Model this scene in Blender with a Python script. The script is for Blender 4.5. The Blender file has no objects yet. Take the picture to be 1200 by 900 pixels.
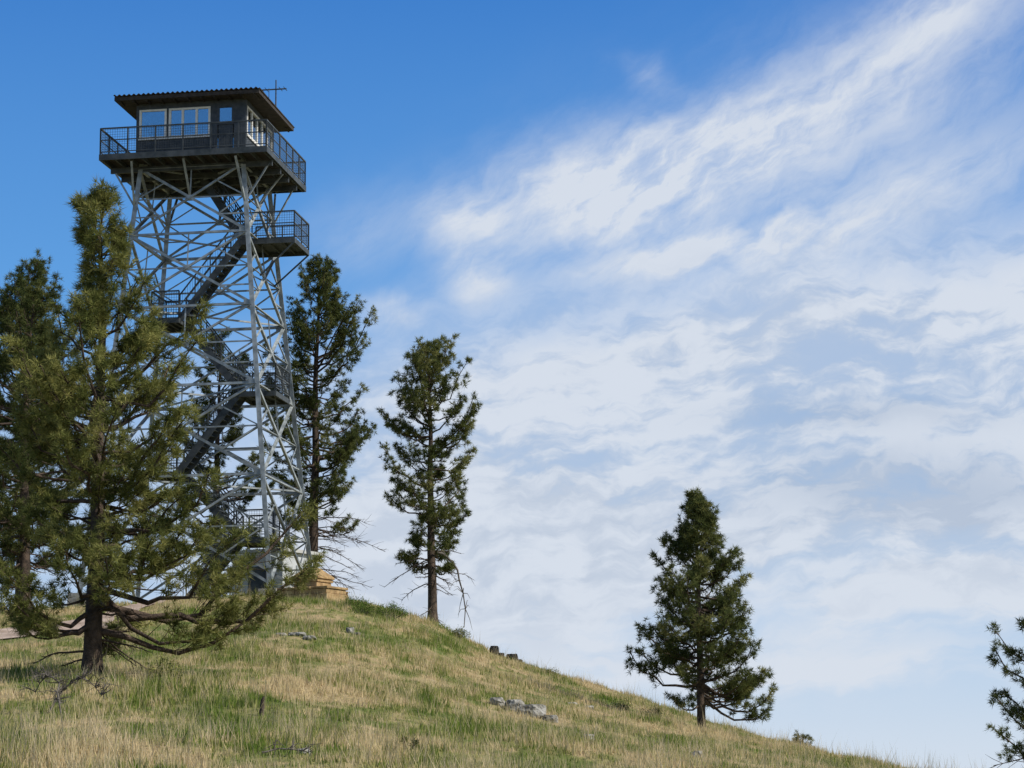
import bpy, math, random
import numpy as np
from mathutils import Vector, Matrix, noise as mnoise
rng=np.random.default_rng(7); random.seed(7)
sc=bpy.context.scene
COL=sc.collection
# ------------------------------------------------------------ helpers
def link(o): COL.objects.link(o); return o
def mesh_obj(name,verts,faces,mat=None,parent=None,smooth=False):
    me=bpy.data.meshes.new(name); me.from_pydata([tuple(v) for v in verts],[],faces); me.update()
    if mat: me.materials.append(mat)
    if smooth: me.polygons.foreach_set('use_smooth',[True]*len(me.polygons))
    o=bpy.data.objects.new(name,me); link(o)
    if parent: o.parent=parent
    return o
def tri_obj(name,V,mat,tint=None,parent=None,k=3):
    n=len(V)//k
    me=bpy.data.meshes.new(name)
    me.vertices.add(len(V)); me.vertices.foreach_set('co',np.ascontiguousarray(V,dtype=np.float32).ravel())
    me.loops.add(n*k); me.loops.foreach_set('vertex_index',np.arange(n*k,dtype=np.int32))
    me.polygons.add(n); me.polygons.foreach_set('loop_start',np.arange(0,n*k,k,dtype=np.int32))
    if tint is not None:
        a=me.attributes.new('tint','FLOAT','POINT'); a.data.foreach_set('value',np.ascontiguousarray(tint,dtype=np.float32))
    me.update(calc_edges=True); me.materials.append(mat)
    o=bpy.data.objects.new(name,me); link(o)
    if parent: o.parent=parent
    return o
def empty(name,loc=(0,0,0),rz=0):
    e=bpy.data.objects.new(name,None); link(e); e.location=loc; e.rotation_euler=(0,0,rz); e.empty_display_size=.3; return e
class MB:
    def __init__(s): s.v=[]; s.f=[]; s.n=0
    def add(s,v,f):
        s.v.append(np.asarray(v,float)); s.f+= [tuple(i+s.n for i in q) for q in f]; s.n+=len(v)
    def box(s,x0,x1,y0,y1,z0,z1):
        v=[(x0,y0,z0),(x1,y0,z0),(x1,y1,z0),(x0,y1,z0),(x0,y0,z1),(x1,y0,z1),(x1,y1,z1),(x0,y1,z1)]
        s.add(v,[(0,3,2,1),(4,5,6,7),(0,1,5,4),(1,2,6,5),(2,3,7,6),(3,0,4,7)])
    def beam(s,p,q,w,h=None):
        h=h or w; p=np.array(p,float); q=np.array(q,float); t=q-p; t/=np.linalg.norm(t)
        ref=np.array([0,0,1.]) if abs(t[2])<.95 else np.array([1.,0,0])
        a=np.cross(t,ref); a/=np.linalg.norm(a); b=np.cross(a,t)
        v=[]
        for c in (p,q):
            for i,j in ((-1,-1),(1,-1),(1,1),(-1,1)): v.append(c+a*i*w/2+b*j*h/2)
        s.add(v,[(0,3,2,1),(4,5,6,7),(0,1,5,4),(1,2,6,5),(2,3,7,6),(3,0,4,7)])
    def angle(s,p,q,w):   # L section
        p=np.array(p,float); q=np.array(q,float); t=q-p; t/=np.linalg.norm(t)
        ref=np.array([0,0,1.]) if abs(t[2])<.95 else np.array([1.,0,0])
        a=np.cross(t,ref); a/=np.linalg.norm(a); b=np.cross(a,t); th=w*.16
        prof=[(0,0),(w,0),(w,th),(th,th),(th,w),(0,w)]
        v=[c+a*(i-w*.3)+b*(j-w*.3) for c in (p,q) for i,j in prof]
        s.add(v,[tuple(range(5,-1,-1)),tuple(range(6,12))]+[(i,(i+1)%6,6+(i+1)%6,6+i) for i in range(6)])
    def tube(s,pts,rads,k=6):
        pts=np.asarray(pts,float); rads=np.asarray(rads,float); n=len(pts)
        t=np.gradient(pts,axis=0); t/=np.linalg.norm(t,axis=1)[:,None]+1e-9
        ref=np.array([0,0,1.]) if abs(t[0,2])<.9 else np.array([1.,0,0])
        a=np.cross(t,ref); a/=np.linalg.norm(a,axis=1)[:,None]+1e-9; b=np.cross(t,a)
        an=np.arange(k)*2*math.pi/k
        R=pts[:,None]+rads[:,None,None]*(np.cos(an)[None,:,None]*a[:,None]+np.sin(an)[None,:,None]*b[:,None])
        f=[(i*k+j,i*k+(j+1)%k,(i+1)*k+(j+1)%k,(i+1)*k+j) for i in range(n-1) for j in range(k)]
        s.add(R.reshape(-1,3),f)
    def obj(s,name,mat,parent=None,smooth=False):
        return mesh_obj(name,np.concatenate(s.v).tolist(),s.f,mat,parent,smooth)
# ------------------------------------------------------------ materials
def newmat(name):
    m=bpy.data.materials.new(name); m.use_nodes=True; nt=m.node_tree
    return m,nt,nt.nodes['Principled BSDF'],nt.nodes['Material Output']
def noisemat(name,c1,c2,scale=4,rough=.7,metal=0,bump=.0,spec=.3,c3=None):
    m,nt,p,o=newmat(name); N=nt.nodes; L=nt.links
    tc=N.new('ShaderNodeTexCoord'); nz=N.new('ShaderNodeTexNoise'); nz.inputs['Scale'].default_value=scale; nz.inputs['Detail'].default_value=4
    L.new(tc.outputs['Object'],nz.inputs['Vector'])
    r=N.new('ShaderNodeValToRGB'); r.color_ramp.elements[0].position=.35; r.color_ramp.elements[1].position=.68
    r.color_ramp.elements[0].color=(*c1,1); r.color_ramp.elements[1].color=(*c2,1)
    if c3: e=r.color_ramp.elements.new(.52); e.color=(*c3,1)
    L.new(nz.outputs['Fac'],r.inputs['Fac']); L.new(r.outputs['Color'],p.inputs['Base Color'])
    p.inputs['Roughness'].default_value=rough; p.inputs['Metallic'].default_value=metal; p.inputs['Specular IOR Level'].default_value=spec
    if bump:
        n2=N.new('ShaderNodeTexNoise'); n2.inputs['Scale'].default_value=scale*5; n2.inputs['Detail'].default_value=4
        L.new(tc.outputs['Object'],n2.inputs['Vector'])
        b=N.new('ShaderNodeBump'); b.inputs['Strength'].default_value=bump; b.inputs['Distance'].default_value=.05
        L.new(n2.outputs['Fac'],b.inputs['Height']); L.new(b.outputs['Normal'],p.inputs['Normal'])
    return m
STEEL=noisemat('galvanised_steel',(.18,.205,.21),(.40,.43,.435),3,.5,.2,.0,.5)
STEELD=noisemat('dark_steel',(.04,.048,.052),(.085,.095,.10),3,.6,.2)
DECK=noisemat('deck_timber',(.03,.026,.024),(.06,.05,.043),5,.85,0,.3)
WALL=noisemat('cab_wall_paint',(.04,.05,.06),(.075,.085,.095),6,.7)
FRAME=noisemat('white_window_frame',(.72,.70,.63),(.82,.80,.73),6,.5)
ROOF=noisemat('roof_metal',(.05,.043,.04),(.10,.082,.072),3,.5,.4)
CONC=noisemat('concrete',(.28,.27,.25),(.42,.41,.38),3,.9,0,.3)
HUTW=noisemat('hut_wall_paint',(.42,.44,.45),(.52,.54,.55),2,.8,0,.1)
HUTR=noisemat('hut_roof',(.38,.38,.36),(.48,.48,.46),2,.7)
STONE=noisemat('sandstone',(.24,.155,.075),(.44,.31,.17),5,.9,0,.5,c3=(.35,.235,.11))
ROCK=noisemat('limestone_rock',(.11,.105,.09),(.36,.35,.32),3,.95,0,.9,c3=(.25,.24,.21))
BARK=noisemat('pine_bark',(.035,.026,.020),(.12,.085,.062),6,.95,0,.8)
DEAD=noisemat('dead_wood',(.07,.06,.05),(.17,.15,.13),8,.95)
CHAR=noisemat('charred_wood',(.008,.008,.008),(.03,.028,.026),8,.9,0,.6)
PATH=noisemat('dirt_gravel',(.28,.205,.155),(.45,.35,.28),1.2,.95,0,.8,c3=(.37,.285,.225))
def glassmat():
    m,nt,p,o=newmat('window_glass'); N=nt.nodes; L=nt.links
    g=N.new('ShaderNodeBsdfGlossy'); g.inputs['Roughness'].default_value=.03; g.inputs['Color'].default_value=(.9,.93,.95,1)
    t=N.new('ShaderNodeBsdfTransparent'); t.inputs['Color'].default_value=(.72,.78,.8,1)
    mx=N.new('ShaderNodeMixShader'); mx.inputs[0].default_value=.42
    L.new(t.outputs[0],mx.inputs[1]); L.new(g.outputs[0],mx.inputs[2]); L.new(mx.outputs[0],o.inputs['Surface']); return m
GLASS=glassmat()
def dt(nt,p,o,col,trans):
    N=nt.nodes; L=nt.links; N.remove(p)
    d=N.new('ShaderNodeBsdfDiffuse'); L.new(col,d.inputs['Color'])
    t=N.new('ShaderNodeBsdfTranslucent'); L.new(col,t.inputs['Color'])
    mx=N.new('ShaderNodeMixShader'); mx.inputs[0].default_value=trans
    L.new(d.outputs[0],mx.inputs[1]); L.new(t.outputs[0],mx.inputs[2]); L.new(mx.outputs[0],o.inputs['Surface'])
def leafmat(name,dark,mid,light,trans=.3):
    m,nt,p,o=newmat(name); N=nt.nodes; L=nt.links
    at=N.new('ShaderNodeAttribute'); at.attribute_name='tint'
    r=N.new('ShaderNodeValToRGB'); e=r.color_ramp.elements
    e[0].color=(*dark,1); e[0].position=0; e[1].color=(*light,1); e[1].position=1; q=e.new(.5); q.color=(*mid,1)
    L.new(at.outputs['Fac'],r.inputs['Fac']); dt(nt,p,o,r.outputs['Color'],trans); return m
NEED=leafmat('pine_needles',(.030,.046,.018),(.115,.135,.045),(.34,.32,.12))
NEED2=leafmat('pine_needles_olive',(.042,.060,.020),(.155,.170,.050),(.42,.39,.14))
SHRUB=leafmat('shrub_leaves',(.04,.07,.015),(.10,.16,.03),(.2,.26,.06))
def patch(nt):
    """0 green .. 1 straw, world-space patches"""
    N=nt.nodes; L=nt.links
    tc=N.new('ShaderNodeTexCoord'); mp=N.new('ShaderNodeMapping'); mp.inputs['Scale'].default_value=(1,.5,1); mp.inputs['Location'].default_value=(3.1,1.7,0)
    L.new(tc.outputs['Object'],mp.inputs['Vector'])
    a=N.new('ShaderNodeTexNoise'); a.inputs['Scale'].default_value=.42; a.inputs['Detail'].default_value=4; a.inputs['Roughness'].default_value=.6; L.new(mp.outputs[0],a.inputs['Vector'])
    b=N.new('ShaderNodeTexNoise'); b.inputs['Scale'].default_value=2.2; b.inputs['Detail'].default_value=3; L.new(mp.outputs[0],b.inputs['Vector'])
    m=N.new('ShaderNodeMath'); m.operation='MULTIPLY_ADD'; m.inputs[1].default_value=.6; L.new(b.outputs['Fac'],m.inputs[0]); L.new(a.outputs['Fac'],m.inputs[2])
    mr=N.new('ShaderNodeMapRange'); mr.inputs['From Min'].default_value=.67; mr.inputs['From Max'].default_value=.90; L.new(m.outputs[0],mr.inputs['Value'])
    return mr.outputs[0],b
def groundmat():
    m,nt,p,o=newmat('hill_ground'); N=nt.nodes; L=nt.links
    f,b=patch(nt)
    r=N.new('ShaderNodeValToRGB'); e=r.color_ramp.elements; e[0].color=(.10,.13,.03,1); e[1].color=(.34,.26,.14,1); q=e.new(.5); q.color=(.20,.19,.07,1)
    L.new(f,r.inputs['Fac']); L.new(r.outputs['Color'],p.inputs['Base Color']); p.inputs['Roughness'].default_value=.95; p.inputs['Specular IOR Level'].default_value=.1
    bm=N.new('ShaderNodeBump'); bm.inputs['Strength'].default_value=.7; bm.inputs['Distance'].default_value=.15
    nz=N.new('ShaderNodeTexNoise'); nz.inputs['Scale'].default_value=6; nz.inputs['Detail'].default_value=5
    tc=N.new('ShaderNodeTexCoord'); L.new(tc.outputs['Object'],nz.inputs['Vector']); L.new(nz.outputs['Fac'],bm.inputs['Height']); L.new(bm.outputs['Normal'],p.inputs['Normal'])
    return m
def grassmat(name,green,mid,straw,bias=0,trans=.4):
    m,nt,p,o=newmat(name); N=nt.nodes; L=nt.links
    f,b=patch(nt); at=N.new('ShaderNodeAttribute'); at.attribute_name='tint'
    a=N.new('ShaderNodeMath'); a.operation='MULTIPLY_ADD'; a.inputs[1].default_value=.9; a.inputs[2].default_value=-.45+bias; L.new(at.outputs['Fac'],a.inputs[0])
    s=N.new('ShaderNodeMath'); s.operation='ADD'; s.use_clamp=True; L.new(a.outputs[0],s.inputs[0]); L.new(f,s.inputs[1])
    r=N.new('ShaderNodeValToRGB'); e=r.color_ramp.elements; e[0].color=(*green,1); e[1].color=(*straw,1); q=e.new(.5); q.color=(*mid,1)
    L.new(s.outputs[0],r.inputs['Fac']); dt(nt,p,o,r.outputs['Color'],trans); return m
# ------------------------------------------------------------ terrain
XS=np.array([-600,-200,-60,-30,-20,-12,-7,-5.4,-3.2,-1.3,1.7,3.35,7.4,10,13.4,15.1,20,30,60,150,600])*.95
ZS=np.array([-60,-14,5.5,6.5,6.65,7.1,7.05,6.75,6.1,5.05,3.95,3.4,1.95,1.15,-.3,-1.0,-2.8,-6.5,-20,-50,-70])*.965
_w=[(rng.uniform(0,6.28),rng.uniform(0,6.28),k,a) for k,a in ((.35,.07),(.5,.06),(.8,.045),(1.3,.035),(1.9,.022),(2.8,.016),(4.1,.012))]
def hfun(x,y):
    x=np.asarray(x,float); y=np.asarray(y,float)
    Hx=(np.interp(x,XS,ZS)+np.interp(x-.8,XS,ZS)+np.interp(x+.8,XS,ZS))/3
    w=(np.maximum(y,0)/84)**1.35
    w=.5*(w+1-np.sqrt((w-1)**2+.004))
    z=Hx*w-1.6*(1-w)
    z=z+np.where(y<0,y*.05,0)
    st=np.interp(x,[-8,0],[106,88])
    d=np.maximum(y-st,0); z=z-np.minimum(.006*d*d,.35*d)
    for th,ph,k,a in _w:
        z=z+a*np.sin(k*(x*math.cos(th)+y*math.sin(th))+ph)*np.cos(k*.7*(x*math.sin(th)-y*math.cos(th))+ph*2)*np.clip((y-10)/20,0,1)
    return np.maximum(z,-60+.0*x)
def g(x,y): return float(hfun(x,y))
def axis(a,b,st,ext):
    mid=np.arange(a,b+1e-6,st); out=[]; d=st; p=b
    while p<ext: d*=1.3; p+=d; out.append(p)
    out2=[]; d=st; p=a
    while p>-ext: d*=1.3; p-=d; out2.append(p)
    return np.array(out2[::-1]+list(mid)+out)
ax=axis(-32,26,.3,3500); ay=axis(14,112,.35,3500)
GX,GY=np.meshgrid(ax,ay); GZ=hfun(GX,GY)
nx,ny=len(ax),len(ay)
idx=np.arange(nx*ny).reshape(ny,nx)
F=np.stack([idx[:-1,:-1],idx[:-1,1:],idx[1:,1:],idx[1:,:-1]],-1).reshape(-1,4)
me=bpy.data.meshes.new('grassy_hill'); V=np.stack([GX,GY,GZ],-1).reshape(-1,3).astype(np.float32)
me.vertices.add(len(V)); me.vertices.foreach_set('co',V.ravel()); me.loops.add(F.size); me.loops.foreach_set('vertex_index',F.ravel().astype(np.int32))
me.polygons.add(len(F)); me.polygons.foreach_set('loop_start',np.arange(0,F.size,4,dtype=np.int32)); me.update(calc_edges=True)
me.polygons.foreach_set('use_smooth',np.ones(len(F),bool)); me.materials.append(groundmat())
link(bpy.data.objects.new('grassy_hill',me))
# path
PC=np.array([(-90,54),(-45,58.5),(-30,60.5),(-20,61.6),(-15.2,62.8),(-13.2,65),(-12.8,70),(-12.9,76),(-12.8,84)])
PWS=np.array([3.4,3.4,3.4,3.4,3.0,1.6,.6,.5,.5])
def pathdist(x,y):
    d=np.full(np.shape(x),1e9)
    for k,((x0,y0),(x1,y1)) in enumerate(zip(PC[:-1],PC[1:])):
        L2=(x1-x0)**2+(y1-y0)**2; t=np.clip(((x-x0)*(x1-x0)+(y-y0)*(y1-y0))/L2,0,1)
        d=np.minimum(d,np.hypot(x-x0-t*(x1-x0),y-y0-t*(y1-y0))-(PWS[k]*(1-t)+PWS[k+1]*t))
    return d
pts=[]; pww=[]
for k,(a,b) in enumerate(zip(PC[:-1],PC[1:])):
    n=max(2,int(np.hypot(*(b-a))/.5))
    for i in range(n): pts.append(a+(b-a)*i/n); pww.append(PWS[k]+(PWS[k+1]-PWS[k])*i/n)
pts=np.array(pts); 
for _ in range(12): pts[1:-1]=(pts[:-2]+pts[1:-1]*2+pts[2:])/4
tg=np.gradient(pts,axis=0); tg/=np.linalg.norm(tg,axis=1)[:,None]; nr=np.stack([-tg[:,1],tg[:,0]],1)
vv=[];ff=[];K=15
for i,(p,n) in enumerate(zip(pts,nr)):
    ww=pww[i]*(1+.07*math.sin(i*.37)+.04*math.sin(i*1.1))
    for j in range(K):
        q=p+n*ww*(j/(K-1)*2-1); vv.append((q[0],q[1],g(q[0],q[1])+.04))
for i in range(len(pts)-1):
    for j in range(K-1): ff.append((i*K+j,i*K+j+1,(i+1)*K+j+1,(i+1)*K+j))
mesh_obj('dirt_path',vv,ff,PATH,smooth=True)
# ------------------------------------------------------------ grass
def blades(name,N,hr,wd,mat,ylo,yhi,clump,lean=.35,tl=-.29,th=.25,seed=1,fexp=0):
    r=np.random.default_rng(seed); nc=N//clump
    y=ylo+(yhi-ylo)*r.random(nc)**(1+fexp); x=y*(tl+(th-tl)*r.random(nc))
    hs=.65+.5*np.sin(x*.9+1)*np.sin(y*.5)+.35*np.sin(x*2.3+y*1.7)*np.sin(y*2.1-x)+r.normal(0,.2,nc)
    tc=r.random(nc)
    x=np.repeat(x,clump)+r.normal(0,.07,nc*clump); y=np.repeat(y,clump)+r.normal(0,.07,nc*clump)
    hs=np.clip(np.repeat(hs,clump),.35,1.4); t=np.clip(np.repeat(tc,clump)*.6+r.random(nc*clump)*.4,0,1)
    pd=pathdist(x,y); keep=pd>.1+.3*np.sin(x*3)*np.sin(y*2.3); x,y,hs,t,pd=x[keep],y[keep],hs[keep],t[keep],pd[keep]
    hs=hs*np.where((pd<4)&(y<68),.55,1)
    n=len(x); z=hfun(x,y)-.02
    h=hr[0]+(hr[1]-hr[0])*r.random(n); h*=hs
    an=r.random(n)*6.283; w=wd*(.7+.6*r.random(n))
    la=r.random(n)*6.283; lm=h*lean*r.random(n)*1.6
    B=np.stack([x,y,z],1); side=np.stack([np.cos(an)*w/2,np.sin(an)*w/2,0*w],1)
    T=B+np.stack([np.cos(la)*lm,np.sin(la)*lm,h],1)
    Vv=np.stack([B-side,B+side,T],1).reshape(-1,3)
    return tri_obj(name,Vv,mat,np.repeat(t,3))
GM=grassmat('grass_blades',(.13,.20,.032),(.28,.285,.09),(.62,.50,.29),.03)
SM=grassmat('dry_stalks',(.32,.31,.13),(.47,.40,.22),(.64,.53,.33),.3)
blades('grass',400000,(.08,.24),.028,GM,24,96,8,seed=2)
blades('dry_grass_stalks',36000,(.3,.65),.011,SM,24,88,3,lean=.4,seed=3,fexp=.4)
# ------------------------------------------------------------ pines
def unit(v): return v/(np.linalg.norm(v)+1e-9)
def pine(name,x,y,H,prof,nbr=80,seed=0,r0=.16,top=(0,0),needle=.19,nw=.020,npt=18,h0=.12,dead=None,asym=None,mat=None,tint=0,wob=.16,twd=1.0,zoff=0,puff=.06,ws=.84,ma=1.0):
    r=np.random.default_rng(seed); base=np.array([x,y,g(x,y)-.15+zoff])
    root=empty(name,base); mb=MB()
    hh=np.linspace(0,1,16); wx=np.cumsum(r.normal(0,wob*.3,16))*hh; wy=np.cumsum(r.normal(0,wob*.3,16))*hh
    wx-=hh*wx[-1]; wy-=hh*wy[-1]
    tp=np.stack([wx+hh*top[0],wy+hh*top[1],hh*H],1)
    tr=r0*(1-hh)**.85+.012; tr[0]*=1.35
    mb.tube(tp,tr,10)
    ti=lambda h: np.array([np.interp(h,hh,tp[:,i]) for i in range(3)])
    ri=lambda h: np.interp(h,hh,tr)
    ph,pw=np.array(prof).T; pw=pw*ws
    f1,f2,f3=r.uniform(0,6.28,3)
    TP=[];TD=[];TT=[]
    for i in range(nbr):
        u=(i+r.random()*1.5)/(nbr+.5); h=h0+(.985-h0)*u**.95
        az=r.random()*6.283
        mod=1+ma*(.25*math.sin(az*2+h*13+f1)+.15*math.sin(az-h*23+f2))
        L=np.interp(h,ph,pw)*r.uniform(.5,1.12)*mod
        if asym: L*=asym(h,az)
        if L<.08: continue
        el=np.interp(h,[0,.25,.6,1],[-.25,.0,.3,1.0])+r.normal(0,.2)
        o=ti(h); d=np.array([math.cos(az),math.sin(az),0])
        s=np.linspace(0,1,7); bend=r.normal(0,.15)
        side=np.array([-d[1],d[0],0])
        P=o+d*(s*L*math.cos(el*.7))[:,None]+side*(bend*L*s*s)[:,None]
        P[:,2]+=L*(math.sin(el)*s+.30*s**3-.10*np.sin(s*3.1))
        P[1:-1]+=r.normal(0,.03*L,(5,3))
        rb=min(ri(h)*.5,.012+.016*L)
        mb.tube(P,rb*(1-s*.8)+.004,5)
        bt=r.random()
        nt=int((3+L*4.2)*twd)
        for k in range(nt):
            st=.42+.58*(k+r.random())/nt; sg=1 if k%2 else -1
            q=np.array([np.interp(st,s,P[:,j]) for j in range(3)])
            td=unit(d*r.uniform(.4,1)+side*sg*r.uniform(.2,1)+np.array([0,0,r.uniform(-.15,.9)]))
            tl=(.28*L*(1.15-st)+.14)*r.uniform(.6,1.3)
            e=q+td*tl+np.array([0,0,.2*tl])
            mb.tube([q,(q+e)/2+[0,0,-.05*tl],e],[.010,.008,.005],3)
            m=4+int(tl/.2); tb=r.random()
            for j in range(m):
                f=.6+.4*(j+.6)/m
                TP.append(q+(e-q)*min(f,1)+r.normal(0,puff,3)); TD.append(td*.8+[0,0,.5]); TT.append(bt*.35+tb*.4+r.random()*.2)
        TP.append(P[-1]); TD.append(d+[0,0,.6]); TT.append(.6)
    for k in range(10):
        TP.append(ti(1-.015*k)); TD.append(np.array([0,0,1.])+r.normal(0,.3,3)); TT.append(.6)
    if dead:
        for i in range(dead[2]):
            h=r.uniform(dead[0],dead[1]); az=r.random()*6.28 if len(dead)<5 else dead[4]+r.normal(0,.9)
            L=dead[3]*r.uniform(.4,1.1); d=np.array([math.cos(az),math.sin(az),0]); side=np.array([-d[1],d[0],0])
            s=np.linspace(0,1,7); P=ti(h)+d*(s*L)[:,None]+side*(np.sin(s*r.uniform(2,5))*.1*L)[:,None]; P[:,2]+=L*(r.uniform(-.35,.15)*s-.22*s*s)+np.cumsum(r.normal(0,.03,7))
            mb.tube(P,.022*(1-s*.8)+.004,4)
            for k in range(int(5+L*6)):
                st=r.uniform(.25,1); q=np.array([np.interp(st,s,P[:,j]) for j in range(3)])
                td=unit(d*.6+side*r.normal(0,.8)+np.array([0,0,r.normal(-.2,.4)])); tl=r.uniform(.15,.5)*L*.5
                mb.tube([q,q+td*tl*.5+r.normal(0,.02,3),q+td*tl],[.009,.007,.003],3)
    mb.obj('trunk_and_limbs',BARK,root,True)
    TP=np.array(TP);TD=np.array(TD);TT=np.array(TT); n=len(TP)
    D=np.repeat(TD,npt,0)*.75+r.normal(0,.75,(n*npt,3)); D/=np.linalg.norm(D,axis=1)[:,None]
    O=np.repeat(TP,npt,0); Ln=needle*r.uniform(.6,1.2,n*npt)
    S=np.cross(D,r.normal(0,1,(n*npt,3))); S/=np.linalg.norm(S,axis=1)[:,None]
    S*=nw/2
    O=O+D*.02
    Vv=np.stack([O-S,O+S,O+D*Ln[:,None]+np.array([0,0,-.01])],1).reshape(-1,3)
    T=np.clip(np.repeat(TT,npt)+r.normal(0,.1,n*npt)+tint,0,1)
    tri_obj('needles',Vv,mat or NEED,np.repeat(T,3),root)
    return root
# near left pine
pine('ponderosa_pine',-8.3,45,9.7,[(0,1.2),(.07,2.4),(.14,3.1),(.2,2.6),(.3,2.3),(.5,2.3),(.62,2.3),(.70,1.4),(.76,.5),(.80,.45),(.86,.85),(.93,.75),(1,.2)],
     nbr=145,seed=12,r0=.18,top=(.05,0),needle=.18,nw=.015,npt=22,h0=.10,dead=(.03,.4,20,1.5),mat=NEED2,ws=.82,twd=1.1,
     asym=lambda h,a: (1+.50*math.cos(a)) if h<.2 else (1+.05*math.cos(a)),tint=.06)
# left group
pine('ponderosa_pine',-17.3,80,12.6,[(.1,1.6),(.25,2.4),(.5,2.3),(.8,1.6),(1,.3)],nbr=110,seed=21,r0=.22,h0=.15,dead=(.08,.2,8,1.5),tint=-.12,ws=1)
pine('ponderosa_pine',-16.3,76,11.2,[(.1,1.6),(.25,2.2),(.5,2.2),(.8,1.4),(1,.3)],nbr=100,seed=22,r0=.2,h0=.15,dead=(.08,.2,8,1.4),tint=-.1,ws=1)
pine('ponderosa_pine',-19.6,78,12.0,[(.1,1.8),(.25,2.5),(.5,2.3),(.8,1.6),(1,.3)],nbr=90,seed=23,r0=.22,h0=.13,tint=-.12)
pine('ponderosa_pine',-18.9,88,12.6,[(.1,1.8),(.25,2.5),(.5,2.3),(.8,1.4),(1,.2)],nbr=80,seed=24,r0=.22,h0=.08,tint=-.12)
# behind tower
pine('ponderosa_pine',-13.6,104,13.9,[(.1,1.6),(.25,2.3),(.5,2.3),(.8,1.7),(1,.3)],nbr=105,seed=31,r0=.22,h0=.13,nw=.024,tint=-.08)
pine('ponderosa_pine',-9.0,101,16.4,[(.12,1.6),(.25,2.2),(.35,2.8),(.5,2.6),(.7,2.5),(.88,1.6),(1,.3)],nbr=140,seed=32,r0=.26,top=(.35,0),h0=.25,dead=(.06,.3,30,2.9,0.0),nw=.024,tint=-.06,ws=.9)
# ridge pine
t5=pine('ponderosa_pine',-3.15,88,11.1,[(.12,1.0),(.25,1.5),(.4,2.1),(.55,1.7),(.75,2.1),(.9,1.3),(1,.25)],nbr=105,seed=43,r0=.19,top=(-.15,0),h0=.20,dead=(.06,.3,18,1.7),nw=.023,tint=-.02)
m=MB(); s=np.linspace(0,1,9)
P=np.stack([.15+1.1*np.sin(s*1.6),-.1*s,3.0-.2*s-2.7*s**2.2],1); P[:,0]+=.04*np.sin(s*17); m.tube(P,.06*(1-s*.7),5)
for k in range(14):
    i=np.random.default_rng(k).integers(2,8); q=P[i]; d=np.random.default_rng(50+k).normal(0,.35,3); m.tube([q,q+d*.6,q+d+[0,0,-.2]],[.018,.012,.005],3)
m.obj('dead_limb',DEAD,t5,True)
# slope pine
pine('ponderosa_pine',5.25,65,6.85,[(.08,1.1),(.14,2.3),(.26,2.2),(.45,1.7),(.65,1.2),(.85,.65),(1,.12)],nbr=140,seed=57,r0=.12,top=(-.02,0),needle=.16,h0=.13,npt=20,nw=.018,tint=-.02,twd=1.05,wob=.06,ma=.45,ws=.86)
# right frame-edge pine
pine('ponderosa_pine',14.55,60,6.9,[(.1,2.2),(.3,3.0),(.45,2.6),(.6,1.8),(.8,1.3),(1,.15)],nbr=80,seed=64,r0=.13,needle=.17,h0=.06,npt=18,nw=.018,dead=(.05,.6,24,2.4),tint=-.05,ws=.9)
# saplings
pine('pine_sapling',9.2,74,.55,[(0,.25),(.5,.3),(1,.05)],nbr=14,seed=71,r0=.02,needle=.1,npt=14,wob=.02,h0=.1,puff=.02,nw=.014)
pine('pine_sapling',-1.65,34,.35,[(0,.15),(.5,.15),(1,.05)],nbr=8,seed=72,r0=.012,needle=.08,npt=12,wob=.02,h0=.1,puff=.02,nw=.01)
pine('pine_sapling',12.0,78,.5,[(0,.3),(.5,.3),(1,.05)],nbr=12,seed=73,r0=.02,needle=.1,npt=14,wob=.02,h0=.1,puff=.02,nw=.014)
# shrubs
def shrub(name,x,y,R,h,n,seed,mat=SHRUB):
    r=np.random.default_rng(seed); root=empty(name,(x,y,g(x,y)-.03)); m=MB(); V=[];T=[]
    for i in range(n):
        a=r.random()*6.28; rr=R*r.random()**.5; e=np.array([math.cos(a)*rr,math.sin(a)*rr,h*(1-.5*(rr/R)**2)*r.uniform(.5,1.1)])
        m.tube([[0,0,0],e*.5+r.normal(0,.02,3),e],[.008,.006,.003],3)
        c=e+r.normal(0,.07,(30,3)); d=r.normal(0,1,(30,3)); d/=np.linalg.norm(d,axis=1)[:,None]; s=np.cross(d,r.normal(0,1,(30,3))); s/=np.linalg.norm(s,axis=1)[:,None]
        V.append(np.stack([c-s*.012,c+s*.012,c+d*.06],1).reshape(-1,3)); T.append(np.repeat(r.random(30),3))
    m.obj('stems',DEAD,root); tri_obj('leaves',np.concatenate(V),mat,np.concatenate(T),root)
shrub('green_shrub',-4.1,76,.55,.5,60,1); shrub('green_shrub',-4.9,74,.4,.4,40,2); shrub('green_shrub',-5.5,78,.4,.4,40,5)
shrub('green_shrub',-2.0,83.5,.3,.35,30,3,NEED); shrub('green_shrub',1.2,80,.3,.22,30,6,NEED)
shrub('green_shrub',-6.6,43,.3,.4,26,7,NEED2); shrub('green_shrub',3.0,66,.35,.2,26,8,NEED); shrub('green_shrub',3.9,66.5,.3,.2,26,9,NEED)
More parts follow.
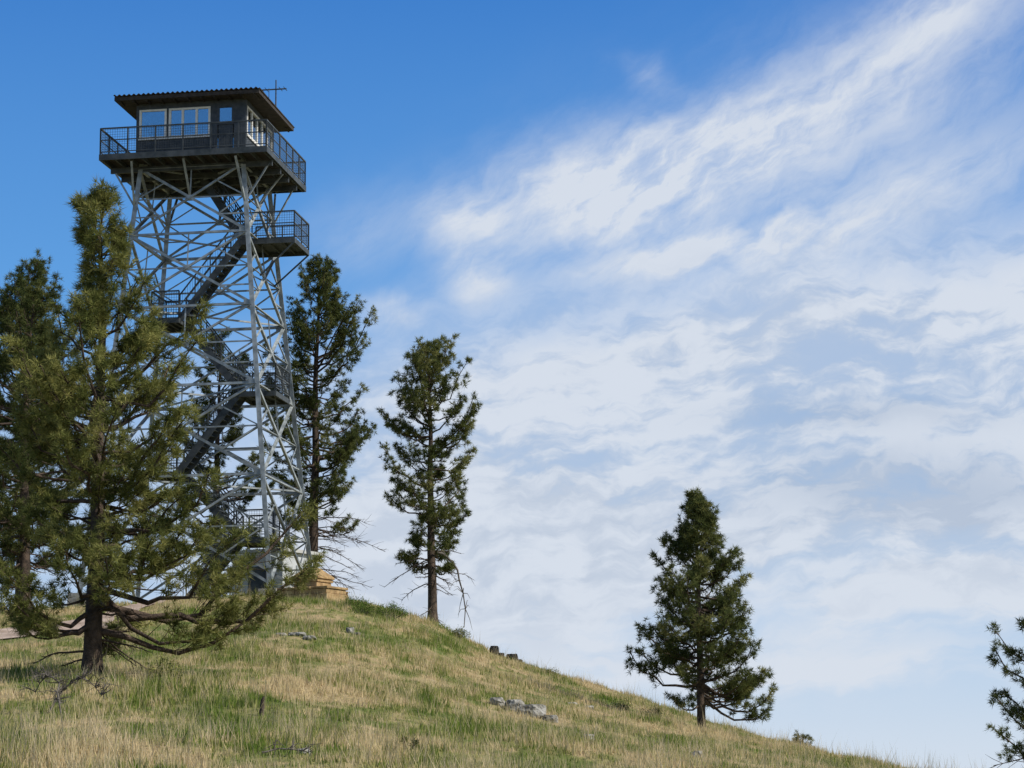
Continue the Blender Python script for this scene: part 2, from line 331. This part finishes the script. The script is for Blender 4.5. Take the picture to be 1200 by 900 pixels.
# ------------------------------------------------------------ rocks
def rock(name,parts,mat=ROCK,seed=0):
    import bmesh
    bm=bmesh.new(); cx,cy=parts[0][:2]
    for i,(x,y,sx,sy,sz) in enumerate(parts):
        b2=bmesh.new(); bmesh.ops.create_icosphere(b2,subdivisions=4,radius=1)
        for v in b2.verts:
            p=v.co.copy(); q=p*1.1+Vector((seed*7.3+i*3.1,seed,i))
            c=mnoise.cell_vector(q*1.3); n=mnoise.noise(q)*.35+mnoise.noise(q*3)*.12+(c[0]-.5)*.10+mnoise.noise(q*8)*.04
            p=p*(1+n); p.x=max(min(p.x,.85),-.85); p.z=min(p.z,.7)+.04*mnoise.noise(q*4)
            v.co=Vector((p.x*sx+x-cx,p.y*sy+y-cy,p.z*sz+g(x,y)-g(cx,cy)+sz*.3))
        me2=bpy.data.meshes.new('t'); b2.to_mesh(me2); bm.from_mesh(me2); b2.free(); bpy.data.meshes.remove(me2)
    me=bpy.data.meshes.new(name); bm.to_mesh(me); bm.free(); me.materials.append(mat)
    o=bpy.data.objects.new(name,me); o.location=(cx,cy,g(cx,cy)); link(o); return o
rock('rock_outcrop',[(.38,50,.34,.35,.26),(-.02,50.6,.26,.3,.24),(.75,49.6,.2,.2,.14),(-.4,51,.2,.2,.16)],seed=1)
rock('rock_outcrop',[(-4.75,66,.14,.18,.16),(-4.5,65.6,.10,.12,.08)],seed=2)
rock('rock_outcrop',[(-5.7,60,.26,.35,.10),(-5.3,59.2,.2,.25,.09),(-6.2,60.8,.16,.25,.09)],seed=3)
rock('rock',[(1.35,43,.14,.14,.15),(1.2,42.7,.09,.1,.08)],seed=4)
rock('rock',[(3.3,42,.12,.12,.13)],seed=5)
rock('rock',[(-2.85,31,.10,.1,.08)],seed=6)
rock('rock_outcrop',[(1.9,60,.16,.2,.10),(1.5,61,.16,.2,.10)],seed=8)
rock('charred_stump',[(-.75,83.6,.2,.18,.3),(-.5,83.7,.13,.13,.15)],mat=CHAR,seed=11)
rock('charred_stump',[(-.1,83.2,.25,.18,.26),(.15,83.0,.15,.13,.15)],mat=CHAR,seed=12)
m=MB(); m.tube([[0,0,-.1],[.01,0,.12],[.02,.01,.24],[.04,0,.32]],[.05,.04,.035,.015],9); o=m.obj('tree_stump',BARK,None,True); o.location=(-4.2,38,g(-4.2,38))
def fallen(x,y,L,az,seed,up=.25,n=14,th=.02):
    r=np.random.default_rng(seed); m=MB(); s=np.linspace(0,1,9); d=np.array([math.cos(az),math.sin(az),0]); sd=np.array([-d[1],d[0],0])
    P=d*(s*L)[:,None]+sd*(np.cumsum(r.normal(0,.04,9)))[:,None]
    P[:,2]=[g(x+p[0],y+p[1])-g(x,y)+.05 for p in P]; P[:,2]+=up*np.sin(s*2.6); m.tube(P,th*(1-s*.8)+.004,5)
    for k in range(n):
        i=r.integers(1,9); q=P[i]; dd=unit(d*.4+sd*r.normal(0,.8)+np.array([0,0,abs(r.normal(.3,.5))]))*r.uniform(.2,.6)*min(L,1.6)*.6
        e=q+dd; m.tube([q,q+dd*.5+r.normal(0,.03,3),e],[.010,.007,.003],4)
        for j in range(3):
            f=q+dd*r.uniform(.3,1); m.tube([f,f+r.normal(0,.1,3)],[.006,.002],3)
    o=m.obj('fallen_branch',DEAD,None,True); o.location=(x,y,g(x,y))
fallen(-7.6,37.5,.9,.5,1,.55,40,.015); fallen(-7.3,37.0,.8,2.3,2,.6,36,.015)
fallen(-3.3,30,.6,.15,4,.05,8,.010)
# ------------------------------------------------------------ TOWER
TX,TY=-12.4,90.0
tower=empty('fire_lookout_tower',(TX,TY,.05),math.radians(-8.7)); tower.scale=(.985,.92,1)
def half(z): return 3.8+(2.13-3.8)*(z-7)/(24.3-7)
ZD=24.4
legs=MB(); br=MB(); thin=MB()
C=[(1,-1),(1,1),(-1,1),(-1,-1)]
for cx,cy in C:
    a=half(7.0); b=half(24.3); legs.angle((cx*a,cy*a,7.0),(cx*b,cy*b,ZD-.1),.19)
    legs.beam((cx*a,cy*a,7.0),(cx*b,cy*b,ZD-.1),.09)
lv=[7.25,11.5,15.1,18.3,21.3,24.1]
for k in range(4):
    c0=np.array(C[k]); c1=np.array(C[(k+1)%4])
    pt=lambda f,z: (*((c0*(1-f)+c1*f)*half(z)),z)
    for i in range(5):
        z0,z1=lv[i],lv[i+1]; zm=z0+(z1-z0)*half(z0)/(half(z0)+half(z1))
        br.angle(pt(0,z1),pt(1,z1),.11)
        br.angle(pt(0,z0),pt(1,z1),.105); br.angle(pt(1,z0+.02),pt(0,z1-.02),.105)
        thin.angle(pt(0,zm),pt(.5,zm),.065); thin.angle(pt(.5,zm),pt(1,zm),.065)
        for f in (0,1):
            thin.angle(pt(f,(z0+zm)/2),pt(.25 if f==0 else .75,(z0+zm)/2),.055)
            thin.angle(pt(f,zm),pt(.25 if f==0 else .75,(z0+zm)/2),.055)
            thin.angle(pt(f,zm),pt(.25 if f==0 else .75,(z1+zm)/2),.055)
        thin.angle(pt(.5,zm),pt(.5,z1),.055)
        for f in (0,1):
            p=np.array(pt(f,z1)); q=np.array(pt(.5,z1)); d=unit(q-p)
            br.beam(p+d*.02,p+d*.32,.03,.34)
        p=np.array(pt(.5,zm)); br.beam(p-d*.12,p+d*.12,.03,.24)
for z in lv[1:]:
    h=half(z); thin.angle((h,-h,z),(-h,h,z),.065); thin.angle((h,h,z+.06),(-h,-h,z+.06),.065)
legs.obj('legs',STEEL,tower); br.obj('bracing',STEEL,tower); thin.obj('secondary_bracing',STEEL,tower)
ft=MB()
for cx,cy in C:
    a=half(7.0); x,y=cx*a,cy*a; ft.box(x-.35,x+.35,y-.35,y+.35,5.9,7.05)
ft.obj('concrete_footings',CONC,tower)
# deck
DH=3.475
dk=MB(); nb=24
for i in range(nb):
    y0=-DH+.02+i*(2*DH-.04)/nb; dk.box(-DH+.03,DH-.03,y0,y0+(2*DH-.04)/nb-.012,ZD-.05,ZD)
dk.obj('deck_planks',DECK,tower)
js=MB()
for i in range(13):
    x=-DH+.12+i*(2*DH-.24)/12; js.box(x-.03,x+.03,-DH+.06,DH-.06,ZD-.22,ZD-.053)
for y in (-2.15,-.7,.7,2.15): js.box(-DH+.1,DH-.1,y-.06,y+.06,ZD-.44,ZD-.223)
js.obj('deck_joists',STEELD,tower)
rim=MB()
rim.box(-DH,DH,-DH,-DH+.05,ZD-.20,ZD+.04); rim.box(-DH,DH,DH-.05,DH,ZD-.20,ZD+.04); rim.box(-DH,-DH+.05,-DH+.053,DH-.053,ZD-.20,ZD+.04); rim.box(DH-.05,DH,-DH+.053,DH-.053,ZD-.20,ZD+.04)
rim.obj('deck_rim',STEELD,tower)
st=MB()
for k in range(4):
    c0=np.array(C[k]); c1=np.array(C[(k+1)%4]); n=(c0+c1)/2
    for f in (0,.5,1):
        e=(c0*(1-f)+c1*f)*2.15+n*1.15
        z=22.5 if f!=.5 else 22.9
        p=(c0*(1-f)+c1*f)*half(z)
        st.angle((*p,z),(*e,ZD-.25),.08)
st.obj('deck_knee_struts',STEEL,tower)
def rail(mb,wires,pts,z,h=1.08,sp=1.15,wsp=.1):
    for p,q in zip(pts[:-1],pts[1:]):
        p=np.array(p,float);q=np.array(q,float);L=np.linalg.norm(q-p);n=max(1,round(L/sp)); d=(q-p)/L
        for i in range(n+1):
            a=p+(q-p)*i/n; mb.beam((*a,z),(*a,z+h),.05)
        mb.beam((*p,z+h),(*q,z+h),.055); mb.beam((*p,z+.12),(*q,z+.12),.035); mb.beam((*p,z+h*.55),(*q,z+h*.55),.03)
        k=int(L/wsp)
        for i in range(1,k):
            a=p+(q-p)*i/k; wires.beam((*a,z+.12),(*a,z+h),.009)
        for zz in np.arange(.22,h,.1): wires.beam((*p,z+zz),(*q,z+zz),.009)
rl=MB(); wr=MB(); e=DH-.04
rail(rl,wr,[(-e,-e),(e,-e),(e,e),(-e,e),(-e,-e)],ZD+.02)
# stairs
stz=MB(); trd=MB()
def landing(x0,x1,y0,y1,z,sides):
    trd.box(x0,x1,y0,y1,z-.05,z)
    stz.beam((x0,y0,z-.12),(x1,y0,z-.12),.06,.2); stz.beam((x0,y1,z-.12),(x1,y1,z-.12),.06,.2)
    stz.beam((x1,y0,z-.12),(x1,y1,z-.12),.06,.2); stz.beam((x0,y0,z-.12),(x0,y1,z-.12),.06,.2)
    for i in range(1,4):
        x=x0+(x1-x0)*i/4; stz.beam((x,y0,z-.1),(x,y1,z-.1),.05,.1)
    for s_ in sides: rail(rl,wr,s_,z)
def flight(x0,z0,x1,z1,yc,w=.9):
    for s_ in (-1,1):
        y=yc+s_*w/2
        stz.beam((x0,y,z0-.08),(x1,y,z1-.08),.05,.28)
        rl.beam((x0,y,z0+.95),(x1,y,z1+.95),.05); rl.beam((x0,y,z0+.5),(x1,y,z1+.5),.035)
        for i in range(5):
            f=i/4; x=x0+(x1-x0)*f; z=z0+(z1-z0)*f; rl.beam((x,y,z),(x,y,z+.95),.04)
        L=24
        for i in range(L):
            f=i/L; x=x0+(x1-x0)*f; z=z0+(z1-z0)*f; wr.beam((x,y,z+.1),(x,y,z+.95),.009)
    n=int(abs(z1-z0)/.2)
    for i in range(1,n):
        f=i/n; x=x0+(x1-x0)*f; z=z0+(z1-z0)*f; trd.box(x-.14,x+.14,yc-w/2+.03,yc+w/2-.03,z-.03,z+.01)
Z=[24.3,21.3,18.2,15.1,12.0,9.3,7.0]
landing(1.75,4.0,-.9,1.7,Z[1],[[(1.75,-.9),(4.0,-.9),(4.0,1.7),(1.75,1.7)]])
for sx in (-.9,1.7):
    stz.beam((4.0,sx,Z[1]-.2),(half(19.8),sx*.9,19.8),.06)
landing(-1.9,-.75,-1.05,1.05,Z[2],[[(-.75,-1.05),(-1.9,-1.05),(-1.9,1.05),(-.75,1.05)]])
landing(1.75,3.3,-1.05,1.3,Z[3],[[(1.75,-1.05),(3.3,-1.05),(3.3,1.3),(1.75,1.3)]])
landing(-1.9,-.75,-1.05,1.05,Z[4],[[(-.75,-1.05),(-1.9,-1.05),(-1.9,1.05),(-.75,1.05)]])
landing(1.75,3.0,-1.05,1.05,Z[5],[[(1.75,-1.05),(3.0,-1.05),(3.0,1.05),(1.75,1.05)]])
flight(1.75,Z[1],-.2,Z[0],.55); flight(1.75,Z[1],-.75,Z[2],-.45); flight(-.75,Z[2],1.75,Z[3],.5); flight(1.75,Z[3],-.75,Z[4],-.5)
flight(-.75,Z[4],1.75,Z[5],.5); flight(1.75,Z[5],-.3,Z[6],-.5)
rl.obj('railings',STEELD,tower); wr.obj('railing_mesh',STEELD,tower); stz.obj('stair_stringers',STEELD,tower); trd.obj('stair_treads',STEELD,tower)
# cab
CH=2.3; z0=ZD+.02
cab=MB(); fr=MB(); gl=MB()
zs,zt,zw=z0+.88,z0+2.08,z0+2.32
def face(fn,opens):
    def bx(mb,u0,u1,d0,d1,a,b):
        P=[fn(u,d,z) for z in (a,b) for (u,d) in ((u0,d0),(u1,d0),(u1,d1),(u0,d1))]
        mb.add(P,[(0,3,2,1),(4,5,6,7),(0,1,5,4),(1,2,6,5),(2,3,7,6),(3,0,4,7)])
    cur=-CH+.1
    for (a,b,n,door) in opens:
        if a-cur>.01: bx(cab,cur,a,-.1,0,z0,zw)
        bx(cab,a,b,-.1,0,zt,zw)
        lo=zs
        if door: lo=z0+1.3; bx(cab,a+.05,b-.05,-.07,-.03,z0,lo)
        else: bx(cab,a,b,-.1,0,z0,zs); bx(fr,a-.03,b+.03,.003,.05,zs-.07,zs-.003)
        M=cab if door else fr
        bx(M,a,b,-.06,.02,zt-.08,zt-.002); bx(M,a,b,-.06,.02,lo+.001,lo+.07)
        for i in range(n+1):
            u=a+(b-a)*i/n; u=min(max(u,a+.045),b-.045); bx(M,u-.045,u+.045,-.06,.018,lo+.072,zt-.082)
        bx(gl,a+.045,b-.045,-.035,-.025,lo+.07,zt-.08)
        cur=b
    if CH-.1-cur>.01: bx(cab,cur,CH-.1,-.1,0,z0,zw)
face(lambda u,d,z:(u,-CH-d,z),[(-2.17,-1.02,1,0),(-.93,.82,3,0),(1.1,1.8,1,1)])
face(lambda u,d,z:(CH+d,u,z),[(-2.12,2.12,5,0)])
face(lambda u,d,z:(-u,CH+d,z),[(-2.12,2.12,5,0)])
face(lambda u,d,z:(-CH-d,-u,z),[(-2.12,2.12,5,0)])
for cx,cy in C: cab.box(min(cx*CH,cx*(CH-.1)),max(cx*CH,cx*(CH-.1)),min(cy*CH,cy*(CH-.1)),max(cy*CH,cy*(CH-.1)),z0,zw)
cab.obj('cab_walls',WALL,tower); fr.obj('window_frames',FRAME,tower); gl.obj('window_glass',GLASS,tower)
inn=MB(); inn.box(-.5,.5,-.5,.5,z0,z0+.85); inn.box(-.25,.25,-.25,.25,z0+.85,z0+1.1); inn.obj('fire_finder_table',DECK,tower)
RH=3.02
rf=MB(); n=150; V=[];Fc=[]
zr=lambda y: zw+.16-(y+RH)*.004
for i in range(n+1):
    x=-RH-.03+i*(2*RH+.06)/n; w=.035*math.sin(i*math.pi/2.5)
    for y in (-RH-.06,0,RH+.06): V.append((x,y,zr(y)+.05+w))
for i in range(n):
    for j in range(2): a=i*3+j; Fc.append((a,a+3,a+4,a+1))
rf.add(V,Fc); ro=rf.obj('corrugated_roof',ROOF,tower,True)
md=ro.modifiers.new('t','SOLIDIFY'); md.thickness=.012
rs=MB(); rs.box(-RH+.05,RH-.05,-RH+.05,RH-.05,zw+.003,zw+.06)
rs.box(-RH,RH,-RH,-RH+.045,zw+.0,zw+.15); rs.box(-RH,RH,RH-.045,RH,zw+.0,zw+.12); rs.box(-RH,-RH+.045,-RH+.048,RH-.048,zw+.0,zw+.12); rs.box(RH-.045,RH,-RH+.048,RH-.048,zw+.0,zw+.12)
for i in range(11):
    x=-RH+.2+i*(2*RH-.4)/10; rs.box(x-.03,x+.03,-RH+.06,-CH-.003,zw-.05,zw); rs.box(x-.03,x+.03,CH+.003,RH-.06,zw-.05,zw)
rs.obj('roof_soffit_and_fascia',DECK,tower)
an=MB(); an.tube([(2.75,.9,zw+.1),(2.75,.9,zw+1.65)],[.035,.025],6); an.tube([(2.1,.9,zw+1.25),(3.2,.9,zw+1.25)],[.03,.03],6)
for x in (2.15,2.35,2.95,3.15): an.tube([(x,.6,zw+1.25),(x,1.2,zw+1.25)],[.016,.016],4)
an.tube([(2.55,.5,zw+.1),(2.55,.5,zw+1.2)],[.02,.012],5)
an.obj('antenna_mast',STEELD,tower)
# ------------------------------------------------------------ utility hut
hx,hy=-10.1,96.5; hz=g(hx,hy)
hut=empty('utility_hut',(hx,hy,hz),math.radians(-30))
m=MB(); m.box(-1.3,1.3,-1.3,1.3,-.3,2.62); m.obj('walls',HUTW,hut)
m=MB(); m.box(-1.46,1.46,-1.46,1.46,2.623,2.76); m.obj('roof',HUTR,hut)
m=MB(); m.box(-.45,.45,-1.34,-1.303,0,2.05); m.obj('door',STEELD,hut)
m=MB(); m.box(1.303,1.33,-.35,.35,1.5,2.1); m.obj('louvre_vent',STEEL,hut)
m=MB(); m.tube([(.3,.2,2.76),(.3,.2,3.3)],[.06,.06],8); m.obj('vent_pipe',STEEL,hut)
m=MB(); m.tube([(-.7,.9,2.76),(-.7,.9,4.6)],[.03,.03],8); m.tube([(-.95,.9,4.5),(-.45,.9,4.5)],[.02,.02],6); m.obj('mast',STEEL,hut)
# ------------------------------------------------------------ monument
mx,my=-7.45,84.3; mon=empty('stone_monument',(mx,my,g(mx,my)),math.radians(-28))
m=MB(); r=np.random.default_rng(5)
def course(hw,hd,z0_,z1_,nb_):
    for i in range(nb_):
        a=-hw+2*hw*i/nb_; b=-hw+2*hw*(i+1)/nb_-.012; j=r.uniform(-.02,.02)
        m.box(a,b,-hd+j,hd+j,z0_,z1_-.01)
course(1.12,.75,-.3,.15,4); course(1.05,.68,.15,.32,3); course(1.1,.72,.32,.42,3); course(.52,.5,.42,.6,2); course(.56,.54,.6,.72,2)
b=[(-.6,-.58,.72),(.6,-.58,.72),(.6,.58,.72),(-.6,.58,.72),(-.6,-.58,.8),(.6,-.58,.8),(.6,.58,.8),(-.6,.58,.8),(-.2,-.2,1.15),(.2,-.2,1.15),(.2,.2,1.15),(-.2,.2,1.15)]
m.add(b,[(0,3,2,1)]+[(i,(i+1)%4,4+(i+1)%4,4+i) for i in range(4)]+[(4+i,4+(i+1)%4,8+(i+1)%4,8+i) for i in range(4)]+[(8,9,10,11)])
so=m.obj('stone_courses',STONE,mon); bv=so.modifiers.new('b','BEVEL'); bv.width=.02; bv.segments=2
m=MB(); m.box(-.08,.08,-.08,.08,-.1,.35); m.box(-.1,.1,-.1,.1,.35,.4); o=m.obj('marker_post',STONE); o.location=(-6.25,84.5,g(-6.25,84.5))
# ------------------------------------------------------------ light / world
el=math.radians(44); phi=math.radians(-16)
d=Vector((math.cos(el)*math.cos(phi),math.cos(el)*math.sin(phi),math.sin(el)))
sd=bpy.data.lights.new('sun','SUN'); sd.energy=5.0; sd.angle=math.radians(.5); sd.color=(1,.95,.87)
so=bpy.data.objects.new('sun',sd); so.rotation_euler=d.to_track_quat('Z','Y').to_euler(); so.location=(60,-10,60); link(so)
W=bpy.data.worlds.new('World'); sc.world=W; W.use_nodes=True; nt=W.node_tree; N=nt.nodes; L=nt.links
try: W.cycles.sampling_method='MANUAL'; W.cycles.sample_map_resolution=256
except Exception as ex: print(ex)
bg=N['Background']; bg.inputs['Strength'].default_value=.1
sky=N.new('ShaderNodeTexSky'); sky.sky_type='NISHITA'; sky.sun_disc=False; sky.sun_elevation=el; sky.sun_rotation=math.radians(90)-phi; sky.altitude=1500; sky.dust_density=.4; sky.ozone_density=2
def M(op,a,b=None,c=None,clamp=False):
    n=N.new('ShaderNodeMath'); n.operation=op; n.use_clamp=clamp
    for i,v in enumerate((a,b,c)):
        if v is None: continue
        if isinstance(v,(int,float)): n.inputs[i].default_value=v
        else: L.new(v,n.inputs[i])
    return n.outputs[0]
def SS(v,a,b,t0=0,t1=1):
    n=N.new('ShaderNodeMapRange'); n.interpolation_type='SMOOTHSTEP'; L.new(v,n.inputs['Value'])
    for k,x in (('From Min',a),('From Max',b),('To Min',t0),('To Max',t1)): n.inputs[k].default_value=x
    return n.outputs[0]
tc=N.new('ShaderNodeTexCoord'); sp=N.new('ShaderNodeSeparateXYZ'); L.new(tc.outputs['Generated'],sp.inputs[0])
X=M('MULTIPLY',M('ARCTAN2',sp.outputs[0],sp.outputs[1]),2.982); Y=M('MULTIPLY',M('ARCSINE',sp.outputs[2]),2.956)
cb=N.new('ShaderNodeCombineXYZ'); L.new(X,cb.inputs[0]); L.new(Y,cb.inputs[1])
def warp(src,scale,det,amp):
    wn=N.new('ShaderNodeTexNoise'); wn.inputs['Scale'].default_value=scale; wn.inputs['Detail'].default_value=det; L.new(src,wn.inputs['Vector'])
    vm=N.new('ShaderNodeVectorMath'); vm.operation='MULTIPLY_ADD'; L.new(wn.outputs['Color'],vm.inputs[0]); vm.inputs[1].default_value=(amp,amp,0); L.new(src,vm.inputs[2])
    v2=N.new('ShaderNodeVectorMath'); v2.operation='SUBTRACT'; L.new(vm.outputs[0],v2.inputs[0]); v2.inputs[1].default_value=(amp/2,amp/2,0)
    return v2.outputs[0]
WP=warp(cb.outputs[0],3,1,.05); WM=warp(WP,14,4,.06)
def cn(rot,sx,sy,detail=6,rough=.6,off=(0,0,0),src=None):
    r_=N.new('ShaderNodeVectorRotate'); r_.rotation_type='Z_AXIS'; r_.inputs['Angle'].default_value=-math.radians(rot); L.new(src or WP,r_.inputs['Vector'])
    mp=N.new('ShaderNodeMapping'); mp.inputs['Scale'].default_value=(sx,sy,1); mp.inputs['Location'].default_value=off; L.new(r_.outputs[0],mp.inputs['Vector'])
    n=N.new('ShaderNodeTexNoise'); n.inputs['Scale'].default_value=1; n.inputs['Detail'].default_value=detail; n.inputs['Roughness'].default_value=rough; L.new(mp.outputs[0],n.inputs['Vector']); return n.outputs['Fac']
sw=N.new('ShaderNodeSeparateXYZ'); L.new(WM,sw.inputs[0]); WX,WY=sw.outputs[0],sw.outputs[1]
def blob(u,v,su,sv,rot,amp):
    x0=(u-600)/900; y0=(900-v)/900; c,s_=math.cos(math.radians(rot)),math.sin(math.radians(rot))
    dx=M('SUBTRACT',WX,x0); dy=M('SUBTRACT',WY,y0)
    r_=M('ADD',M('MULTIPLY',dx,c*900/su),M('MULTIPLY',dy,s_*900/su)); q=M('ADD',M('MULTIPLY',dx,-s_*900/sv),M('MULTIPLY',dy,c*900/sv))
    return M('MULTIPLY',M('EXPONENT',M('MULTIPLY',M('ADD',M('MULTIPLY',r_,r_),M('MULTIPLY',q,q)),-.5)),amp)
def add(l):
    o=l[0]
    for k in l[1:]: o=M('ADD',o,k)
    return o
cir=add([blob(700,220,75,38,8,1.25),blob(835,185,110,34,20,.85),blob(1040,95,180,42,24,.5),blob(840,292,95,13,10,1.1),blob(1070,240,130,26,20,.5),blob(545,262,42,30,0,.85),blob(557,325,32,18,0,.7),blob(452,364,26,12,0,.65),blob(775,85,22,12,-20,.5),blob(980,200,240,95,18,.48),blob(415,275,45,30,20,.3),blob(1150,20,90,24,30,.45)])
n1=cn(24,2.8,10,6,.6,(0,0,0),WP); n1b=cn(38,7,22,5,.65,(3,1,0),WM); n1c=M('ADD',M('MULTIPLY',n1,.6),M('MULTIPLY',n1b,.4))
d1=M('MULTIPLY',cir,SS(n1c,.33,.62,.28,1.0))
# mid mottled layer
top=M('ADD',M('MULTIPLY',WX,.16),.61)
lowb=M('SUBTRACT',WY,M('MULTIPLY',SS(WX,.0,.35),.04))
lay=M('MULTIPLY',SS(lowb,.10,.27),SS(M('SUBTRACT',top,WY),-.07,.11)); lay=M('MULTIPLY',lay,SS(WX,-.42,-.05,.5,1))
n2=cn(2,3.5,9,5,.55,(7,2,0),WM); n2b=cn(6,12,32,5,.58,(1,9,0),WM); n2c=M('ADD',M('MULTIPLY',n2,.48),M('MULTIPLY',n2b,.52))
d2=M('MULTIPLY',lay,SS(n2c,.37,.58,.62,.95))
low=add([blob(1110,700,120,22,4,1.0),blob(1060,712,60,14,4,.5),blob(640,650,170,40,0,.6),blob(760,760,220,25,0,.5),blob(1150,600,120,20,0,.35),blob(450,640,150,60,0,.55),blob(1000,780,220,18,2,.45)])
n3=cn(3,4,20,5,.6,(2,5,0),WM); d3=M('MULTIPLY',low,SS(n3,.35,.6,.35,1))
hz_=M('MULTIPLY',SS(Y,.32,.0),.6)
dens=M('MINIMUM',add([d1,d2,d3,hz_]),.94)
up=SS(Y,1.3,3.0); dens=M('MULTIPLY',dens,M('SUBTRACT',1,up))
cr=N.new('ShaderNodeValToRGB'); e=cr.color_ramp.elements; L.new(Y,cr.inputs['Fac'])
e[0].position=0; e[0].color=(.54,.69,.86,1); e[1].position=1; e[1].color=(.048,.22,.63,1)
for p_,c_ in ((.15,(.33,.55,.83)),(.35,(.19,.44,.81)),(.65,(.11,.345,.76))): q=e.new(p_); q.color=(*c_,1)
def scale(col,k):
    v=N.new('ShaderNodeVectorMath'); v.operation='SCALE'; L.new(col,v.inputs[0]); v.inputs['Scale'].default_value=k; return v.outputs[0]
def mixc(f,a,b):
    n=N.new('ShaderNodeMix'); n.data_type='RGBA'
    if isinstance(f,(int,float)): n.inputs[0].default_value=f
    else: L.new(f,n.inputs[0])
    for i,v in ((6,a),(7,b)):
        if isinstance(v,tuple): n.inputs[i].default_value=v
        else: L.new(v,n.inputs[i])
    return n.outputs[2]
grad=scale(cr.outputs['Color'],10)
base=mixc(.08,grad,sky.outputs['Color'])
base=mixc(SS(Y,1.1,2.2),base,sky.outputs['Color'])
gray=M('MINIMUM',add([blob(1080,575,130,26,0,.9),M('MULTIPLY',SS(n2c,.56,.42),M('MULTIPLY',lay,.6)),blob(1020,490,110,14,0,.6)]),.9)
cc=mixc(gray,(7.0,7.5,8.3,1),(4.6,5.35,6.6,1))
L.new(mixc(dens,base,cc),bg.inputs['Color'])
# ------------------------------------------------------------ camera
cd=bpy.data.cameras.new('camera'); cd.sensor_width=36; cd.lens=80.1; cd.clip_end=8000; cd.clip_start=.1
co=bpy.data.objects.new('camera',cd); co.location=(0,0,0); link(co); sc.camera=co
co.rotation_euler=(Matrix.Rotation(math.radians(90+9.8),3,'X')@Matrix.Rotation(math.radians(-.6),3,'Z')).to_euler()
sc.view_settings.view_transform='Standard'; sc.view_settings.look='None'; sc.view_settings.exposure=0
